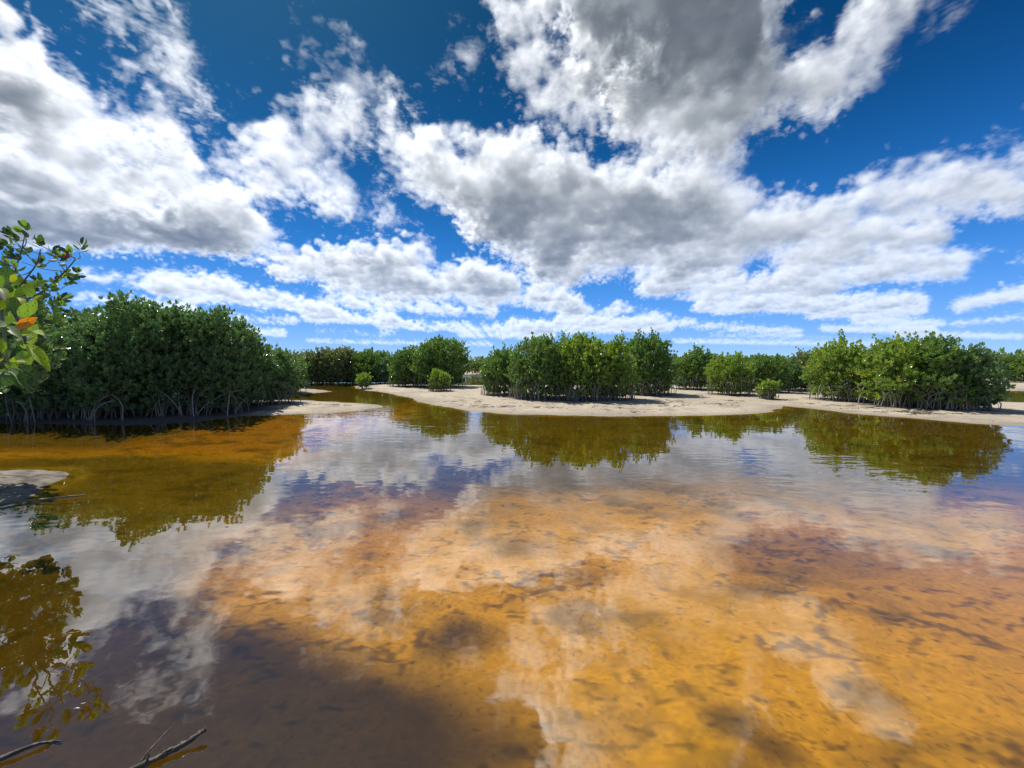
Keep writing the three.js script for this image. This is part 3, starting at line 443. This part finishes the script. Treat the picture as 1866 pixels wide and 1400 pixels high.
  for (let i = 0; i < 3; i++) { const a = r() * 6.28, L = lobes[Math.floor(r() * lobes.length)], p = V(L[0] + Math.cos(a) * L[3] * 0.6, L[1] + L[3] * 0.4, L[2] + Math.sin(a) * L[3] * 0.6), e = p.clone().add(V(Math.cos(a) * 0.5, 0.3 + 0.4 * r(), Math.sin(a) * 0.5)); stems.push(['bare_twig', tube([p, p.clone().lerp(e, 0.5).add(V(0.03, 0.04, -0.03)), e], 0.010, 0.004, 4, 2)]); }
  stems.forEach(([kind2, g]) => mesh(kind2, g, barkM, t));
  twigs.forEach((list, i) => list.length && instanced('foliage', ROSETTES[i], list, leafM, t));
  for (let i = 0; i < roots * 1.5; i++) {                                 // prop roots round the foot, most of them on the side one sees
    const front = r() < 0.8, a = front ? Math.PI / 2 + (r() - 0.5) * 3.5 : r() * 6.28, q = 0.42 + 0.6 * Math.sqrt(r()), ex = Math.cos(a) * rx * q * 0.96, ez = Math.sin(a) * rz * q * 0.92, span = rootSpread * (0.3 + 1.5 * r() * r()), h = bottom * (0.55 + 0.85 * r()) * rootHigh / 0.85 + 0.06, turn = -a + (r() - 0.5) * 3.4;
    const m = mesh('prop_root', rootShapes[Math.floor(r() * 10)], [rootM, rootM, rootStained, rootDark][Math.floor(r() * 4)], t), th = 0.8 + 0.6 * r(); m.rotation.y = turn; m.scale.set(span, h, Math.max(span, 0.55 * th));
    m.position.set(ex - Math.cos(turn) * span, groundAt(x0 + ex, z0 + ez) - y0, ez + Math.sin(turn) * span);
    m.scale.z = span > 0.3 ? 0.9 : 0.7;
  }
  return t;
}
for (const args of SHRUBS) mangrove(...args);

// ---------- far shores: a low wall of mangroves that reads as one mass ----------
{
  const r = makeRandom(901), lists = [[], [], []];
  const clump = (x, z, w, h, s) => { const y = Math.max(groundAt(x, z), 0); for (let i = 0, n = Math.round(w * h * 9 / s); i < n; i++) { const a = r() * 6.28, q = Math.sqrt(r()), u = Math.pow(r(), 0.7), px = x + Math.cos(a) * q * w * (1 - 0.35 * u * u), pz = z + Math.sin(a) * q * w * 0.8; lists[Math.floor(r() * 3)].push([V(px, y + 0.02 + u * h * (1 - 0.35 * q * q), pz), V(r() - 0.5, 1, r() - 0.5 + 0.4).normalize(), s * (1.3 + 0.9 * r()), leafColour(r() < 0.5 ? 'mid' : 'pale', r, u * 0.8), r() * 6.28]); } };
  for (let i = 0; i < 80; i++) clump(-95 + r() * 84, -36 - 16 * r(), 1.6 + r(), 2.0 + 0.8 * r(), 2);
  for (let i = 0; i < 190; i++) { const x = -16 + 150 * r(); clump(x, (x < 5 ? -58.2 : x < 22 ? -54.5 + (x - 5) * 0.5 : x < 46 ? -47 + (x - 22) * 0.3 : -40) - 14 * r() * r(), 2 + r(), 2.0 + 0.8 * r(), 2.2); }
  for (let i = 0; i < 70; i++) clump(-15 + 24 * r(), -57.6 - 1.6 * r(), 1.2 + 0.8 * r(), 1.7 + 0.6 * r(), 1.6);
  for (let i = 0; i < 200; i++) { const a = (-62 + 124 * r()) * rad, R = 100 + 50 * r(); clump(Math.sin(a) * R, -Math.cos(a) * R, 4 + 2 * r(), 2.7 + 1 * r(), 4); }
  const t = new THREE.Group(); t.name = numbered('far_mangroves'); scene.add(t); tag(t, 'low far wall of mangroves along the horizon behind the lagoon', 'mangroves'); t.userData.kind = 'stuff';
  lists.forEach((l, i) => instanced('foliage', ROSETTES[i], l, leafM, t));
}

// ---------- the mangrove that leans in from the left bank, and the branch close to the camera ----------
const TONES = { g: [0.27, 0.46, 0.045], b: [0.42, 0.62, 0.035], d: [0.12, 0.25, 0.05], y: [0.52, 0.58, 0.03], o: [0.85, 0.30, 0.012], p: [0.16, 0.03, 0.06], k: [0.07, 0.12, 0.08] };
const bigLeafTex = texture(128, 256, (u, v, c) => { const s = Math.abs(u - 0.5) * 2, rib = Math.exp(-s * s * 900), spot = sstep(0.74, 0.8, tile2(u * 7 + 2, v * 15, 7)) * 0.22, vein = Math.pow(0.5 + 0.5 * Math.sin((v * 12 - s * 2.2) * 6.28), 6) * 0.14 - spot, n = tile2(u * 16, v * 32, 16), k = 0.8 + 0.16 * n + vein; c[0] = Math.min(1, k + rib * 0.2); c[1] = Math.min(1, k + rib * 0.12); c[2] = k * (1 - 0.1 * rib); }, true);
const toneM = {}; for (const [k, c] of Object.entries(TONES)) { toneM[k] = leafM.clone(); toneM[k].color.setRGB(...c); toneM[k].map = bigLeafTex; toneM[k].bumpMap = bigLeafTex; toneM[k].bumpScale = 0.002; toneM[k].clearcoat = 0.15; toneM[k].specularIntensity = 0.45; toneM[k].clearcoatRoughness = 0.35; toneM[k].transmission = k === 'd' || k === 'k' ? 0.35 : 0.55; }
const LEAF = [leafShape(1, 0.52, 10, 0.26, 0.16), leafShape(1, 0.52, 10, 0.4, 0.32), leafShape(1, 0.52, 10, 0.16, -0.12)];
{
  const r = makeRandom(55), t = thing('mangrove_branch', 'leafy mangrove branch with large glossy leaves close at the left edge, one leaf orange', 'branch', null, [-1.9, 1.5, -1.42]), o = V(-1.9, 1.5, -1.42);
  const STEMS = [
  [[-2.026, 1.897, -1.500], [-1.898, 1.798, -1.460], [-1.789, 1.731, -1.410], [-1.698, 1.672, -1.370], [-1.666, 1.621, -1.360], [-1.656, 1.571, -1.360]],
  [[-1.698, 1.672, -1.370], [-1.712, 1.690, -1.390], [-1.729, 1.706, -1.410], [-1.772, 1.739, -1.460]],
  [[-1.789, 1.731, -1.410], [-1.782, 1.701, -1.400], [-1.742, 1.622, -1.370], [-1.740, 1.547, -1.370], [-1.744, 1.500, -1.380]],
  [[-1.898, 1.798, -1.460], [-1.844, 1.779, -1.460], [-1.827, 1.804, -1.470]]
  ];
  const LEAVES = [
  [-1.671, 1.664, -1.360, -1.589, 1.712, -1.340, 0.038, 'g'], [-1.714, 1.703, -1.400, -1.740, 1.754, -1.420, 0.025, 'y'], [-1.686, 1.667, -1.360, -1.716, 1.737, -1.380, 0.028, 'd'],
  [-1.619, 1.620, -1.310, -1.538, 1.652, -1.290, 0.031, 'o'], [-1.636, 1.596, -1.340, -1.529, 1.634, -1.300, 0.033, 'b'], [-1.652, 1.575, -1.360, -1.544, 1.583, -1.310, 0.019, 'g'],
  [-1.657, 1.589, -1.330, -1.592, 1.570, -1.300, 0.015, 'g'], [-1.641, 1.563, -1.350, -1.513, 1.514, -1.300, 0.035, 'b'], [-1.652, 1.504, -1.280, -1.594, 1.521, -1.260, 0.018, 'y'],
  [-1.730, 1.509, -1.380, -1.663, 1.519, -1.360, 0.021, 'y'], [-1.750, 1.485, -1.380, -1.621, 1.449, -1.330, 0.029, 'd'], [-1.724, 1.476, -1.340, -1.648, 1.441, -1.300, 0.028, 'd'],
  [-1.788, 1.636, -1.420, -1.690, 1.598, -1.380, 0.033, 'd'], [-1.676, 1.589, -1.300, -1.629, 1.544, -1.280, 0.025, 'b'], [-1.819, 1.800, -1.460, -1.797, 1.834, -1.460, 0.018, 'y'],
  [-1.792, 1.733, -1.420, -1.846, 1.796, -1.450, 0.027, 'g'], [-1.774, 1.749, -1.480, -1.775, 1.802, -1.470, 0.031, 'g'], [-1.802, 1.745, -1.460, -1.812, 1.792, -1.500, 0.026, 'g'],
  [-1.743, 1.729, -1.460, -1.704, 1.755, -1.450, 0.016, 'y'], [-1.746, 1.686, -1.360, -1.732, 1.730, -1.380, 0.026, 'b'], [-1.706, 1.647, -1.340, -1.682, 1.616, -1.300, 0.030, 'd'],
  [-1.758, 1.548, -1.400, -1.820, 1.520, -1.420, 0.025, 'd'], [-1.744, 1.549, -1.420, -1.793, 1.486, -1.440, 0.025, 'd'], [-1.783, 1.625, -1.400, -1.788, 1.675, -1.420, 0.025, 'g'],
  [-1.731, 1.572, -1.420, -1.765, 1.618, -1.460, 0.022, 'd'], [-1.781, 1.548, -1.400, -1.774, 1.584, -1.420, 0.023, 'd'], [-1.803, 1.758, -1.400, -1.794, 1.819, -1.420, 0.025, 'g'],
  [-1.824, 1.793, -1.480, -1.826, 1.837, -1.500, 0.020, 'g']
  ];
  STEMS.forEach((s, i) => mesh('twig', tube(s.map((p) => V(...p).sub(o)), i ? 0.006 : 0.011, i ? 0.0035 : 0.004, 7, 4), i ? twigM : barkM, t));
  for (let i = 0; i < 52; i++) {                                    // leaves deeper in the same branch
    const d = 1.6 + 0.7 * r(), u = -1.33 + 0.12 * r(), h = 1.5 + d * (0.2 - 0.26 * r()), x = u * d, a = r() * 6.28, L = 0.075 + 0.025 * r();
    LEAVES.push([x, h, -d, x + Math.cos(a) * 0.6 * L + 0.4 * L, h + (0.25 + 0.7 * r()) * L, -d + (r() - 0.5) * L, L * 0.52, 'gdgbd'[i % 5]]);
  }
  LEAVES.forEach(([ax, ay, az, bx, by, bz, w, tone], i) => {
    const a = V(ax, ay, az), d = V(bx, by, bz).sub(a), len = d.length(), m = mesh('leaf', LEAF[i % 3], toneM[tone], t);
    d.normalize(); const view = V(ax, ay - 1.5, az).normalize().negate().add(tone === 'o' ? V(0.15, 0.25, 0) : V((r() - 0.5) * 0.9, 0.35 + 0.5 * r(), (r() - 0.5) * 0.6)), z = view.addScaledVector(d, -view.dot(d)).normalize(), x = V().crossVectors(d, z);
    m.quaternion.setFromRotationMatrix(new THREE.Matrix4().makeBasis(x, d, z)); m.position.copy(a).sub(o).addScaledVector(d, -0.1 * len); m.scale.set(w / 0.52 * 1.0, len, len);
    if (tone === 'o') m.userData.label = 'orange withered leaf'; if (tone === 'y') m.userData.label = 'yellow green young leaf';
  });
}
{
  const r = makeRandom(91), base = [-7.4, 0.08, -5.15], t = thing('mangrove_tree', 'taller mangrove leaning in over the sand spit at the left edge', 'mangrove', null, base), o = V(...base);
  const TIPS = [
  [-5.80, 3.07, -4.82], [-5.86, 2.99, -4.72], [-6.18, 2.96, -4.93], [-5.82, 2.91, -4.76], [-5.58, 2.93, -4.70], [-5.76, 2.91, -4.93], [-6.36, 2.93, -5.29], [-6.02, 2.94, -5.21], [-5.93, 2.85, -5.19], [-5.26, 2.80, -4.81], [-5.39, 2.89, -5.03], [-5.36, 2.71, -4.84], [-5.37, 2.72, -4.77], [-5.11, 2.54, -4.72], [-5.23, 2.49, -4.80], [-5.99, 2.63, -5.30], [-5.82, 2.52, -5.23], [-5.94, 2.52, -5.21], [-5.88, 2.35, -5.21], [-5.51, 2.37, -4.79], [-5.73, 2.48, -4.87], [-5.96, 2.42, -5.09], [-6.13, 2.34, -5.16], [-6.08, 2.28, -5.25], [-6.00, 2.32, -5.27], [-5.31, 2.16, -4.71], [-5.86, 2.16, -5.07], [-6.00, 2.08, -5.12], [-5.75, 2.01, -5.00], [-5.66, 2.12, -4.77], [-6.14, 2.94, -4.98], [-5.73, 2.70, -4.71], [-6.59, 2.91, -5.30], [-6.23, 2.77, -5.26], [-6.36, 2.89, -5.03], [-5.98, 2.62, -4.86], [-6.63, 2.76, -5.29]
  ];
  const limb = [[-7.25, 0.9, -5.1], [-6.95, 1.5, -5.05], [-6.5, 2.0, -5.1], [-6.25, 2.35, -5.05], [-6.05, 2.55, -5.0]].map((p) => V(...p));
  mesh('trunk', tube([V(-7.4, 0, -5.15), ...limb].map((p) => p.clone().sub(o)), 0.06, 0.012, 7, 4), barkM, t);
  mesh('branch', tube([V(-6.5, 2.0, -5.1), V(-6.15, 2.25, -5), V(-5.83, 2.42, -5.0), V(-5.55, 2.66, -5), V(-5.4, 2.82, -5)].map((p) => p.sub(o)), 0.016, 0.005, 6, 4), barkM, t);
  mesh('branch', tube([V(-6.25, 2.35, -5.05), V(-6.1, 2.5, -5), V(-5.9, 2.75, -5), V(-5.85, 2.9, -5)].map((p) => p.sub(o)), 0.012, 0.004, 6, 4), barkM, t);
  mesh('branch', tube([V(-6.4, 2.15, -5.05), V(-6.2, 2.6, -5), V(-6.08, 2.9, -5), V(-6.02, 3.12, -5)].map((p) => p.sub(o)), 0.012, 0.004, 6, 4), barkM, t);
  const joints = [...limb.slice(2), V(-6.15, 2.25, -5), V(-5.83, 2.42, -5), V(-5.55, 2.66, -5), V(-5.4, 2.82, -5), V(-5.9, 2.75, -5), V(-6.2, 2.6, -5), V(-6.05, 2.95, -5)];
  let count = 0;
  TIPS.forEach((tip, i) => {
    const p = V(...tip); let j = joints[0]; for (const q of joints) if (q.distanceTo(p) + Math.max(0, q.y - p.y) < j.distanceTo(p) + Math.max(0, j.y - p.y)) j = q;
    mesh('twig', tube([j, j.clone().lerp(p, 0.5).add(V(0.02, -0.03, 0)), p].map((q) => q.clone().sub(o)), 0.006, 0.004, 5, 3), twigM, t);
    const dir = p.clone().sub(j).normalize().add(V(0.2, 0.7, 0.2)).normalize(), q0 = new THREE.Quaternion().setFromUnitVectors(UPV, dir), n = 5 + Math.floor(r() * 3);
    for (let k = 0; k < n && count < 290; k++, count++) {
      const red = i === 11 && k < 2, m = mesh('leaf', LEAF[k % 3], toneM[red ? 'p' : i === 6 && k < 2 ? 'y' : r() < 0.35 ? 'g' : r() < 0.5 ? 'd' : 'k'], t), L = 0.085 + 0.03 * r();
      m.quaternion.copy(q0).multiply(new THREE.Quaternion().setFromAxisAngle(UPV, k * 2.4 + r())).multiply(new THREE.Quaternion().setFromAxisAngle(V(1, 0, 0), 0.35 + 0.9 * k / n + 0.3 * (r() - 0.5)));
      m.position.copy(p).sub(o).addScaledVector(dir, 0.015 * (n - k)); m.scale.set(L * 0.95, L, L);
      if (red) m.userData.label = 'dark red leaf';
    }
  });
  const lists = [[], [], []];
  for (let i = 0; i < 640; i++) { const u = r() * 2 - 1, a = r() * 6.28, s = Math.sqrt(1 - u * u), q = 0.55 + 0.5 * r(); const p = V(-6.75 + s * Math.cos(a) * 0.62 * q, 1.85 + u * 0.85 * q, -5.15 + s * Math.sin(a) * 0.6 * q); lists[i % 3].push([p.sub(o), V(s * Math.cos(a) * 0.8, 0.8, s * Math.sin(a) * 0.8 + 0.3).normalize(), 0.8 + 0.4 * r(), leafColour('dark', r, 0.5), r() * 6.28]); }
  lists.forEach((l, i) => instanced('foliage', ROSETTES[i], l, leafM, t));
  for (let i = 0; i < 6; i++) { const a = 1.9 + i * 0.45, m = mesh('prop_root', rootShapes[i], rootM, t), span = 0.4 + 0.3 * r(); m.rotation.y = -a; m.scale.set(span, 0.7 + 0.4 * r(), 1.2); }
}

// ---------- driftwood and litter ----------
function stick(label, pts, r0, r1, material, stubs = []) {
  const o = V(...pts[0]), t = thing('driftwood_stick', label, 'driftwood', null, pts[0]);
  const g = tube(pts.map((p) => V(...p).sub(o)), r0, r1, 10, 14), P = g.attributes.position, N = g.attributes.normal;
  for (let i = 0; i < P.count; i++) { const k = r0 * (0.75 * (value2((i % 11) % 10 * 1.7 + 3, Math.floor(i / 11) * 0.33 + r0 * 900) - 0.45) + 0.3 * (value2((i % 11) % 10 * 3.1, Math.floor(i / 11) * 1.1) - 0.5)); P.setXYZ(i, P.getX(i) + N.getX(i) * k, P.getY(i) + N.getY(i) * k, P.getZ(i) + N.getZ(i) * k); }
  g.computeVertexNormals(); mesh('stick', g, material, t);
  for (const [at, to, r] of stubs) mesh('stub', tube([V(...at).sub(o), V(...at).lerp(V(...to), 0.5).sub(o), V(...to).sub(o)], r, r * 0.5, 6, 3), material, t);
}
stick('short thick driftwood stick lying half in the water at the bottom left', [[-1.47, -0.03, -1.33], [-1.40, 0.005, -1.40], [-1.34, 0.012, -1.44], [-1.28, 0.02, -1.49], [-1.235, 0.035, -1.525], [-1.23, 0.036, -1.53]], 0.012, 0.005, wetM, [[[-1.37, 0.01, -1.42], [-1.35, 0.05, -1.41], 0.005]]);
stick('thin pale twig poking out of the water beside the thick driftwood stick', [[-1.42, -0.03, -1.42], [-1.40, 0.01, -1.45], [-1.375, 0.04, -1.49], [-1.355, 0.06, -1.515]], 0.0035, 0.002, deadM);
stick('dark stick in the water at the very bottom left corner', [[-2.05, -0.02, -1.36], [-1.95, 0.01, -1.42], [-1.86, 0.015, -1.49], [-1.80, -0.01, -1.52]], 0.010, 0.004, wetM);
stick('long thin dead branch lying along the edge of the left sand spit', [[-6.4, 0.07, -3.95], [-5.9, 0.05, -4.02], [-5.5, 0.03, -4.13], [-5.2, 0.015, -4.32], [-4.9, 0.01, -4.5]], 0.018, 0.006, deadM, [[[-5.5, 0.03, -4.13], [-5.3, 0.06, -4.1], 0.006]]);
stick('shorter dead twig behind the long branch on the left sand spit', [[-6.2, 0.09, -4.25], [-5.8, 0.06, -4.3], [-5.4, 0.03, -4.5]], 0.012, 0.005, deadM);
{
  const r = makeRandom(412), twig = tube([V(-0.5, 0, 0), V(-0.1, 0.03, 0.06), V(0.2, 0.01, -0.04), V(0.5, 0.02, 0.03)], 0.03, 0.015, 4, 2), list = [];
  for (let i = 0; i < 16000 && list.length < 1500; i++) {
    const left = r() < 0.12, x = left ? -12 + 7 * r() : -3 + 17 * r(), z = left ? -12.2 - 3 * r() : -11.5 - 5.5 * r() * r(), h = groundAt(x, z); if (h < 0.03 || value2(x * 1.3 + 5, z * 2.2) < 0.45 + 0.25 * r()) continue;
    list.push([V(x, h + 0.004, z), V((r() - 0.5) * 0.1, 1, (r() - 0.5) * 0.1).normalize(), 0.05 + 0.3 * Math.pow(r(), 4), r() < 0.8 ? [0.06, 0.045, 0.032] : [0.3, 0.24, 0.17], r() * 6.28]);
  }
  const m = instanced('twig_litter', twig, list, mat(1, 1, 1), scene); tag(m, 'dark twigs and leaf litter scattered over the pale sand bank', 'litter');
}
renderer.render(scene, camera);
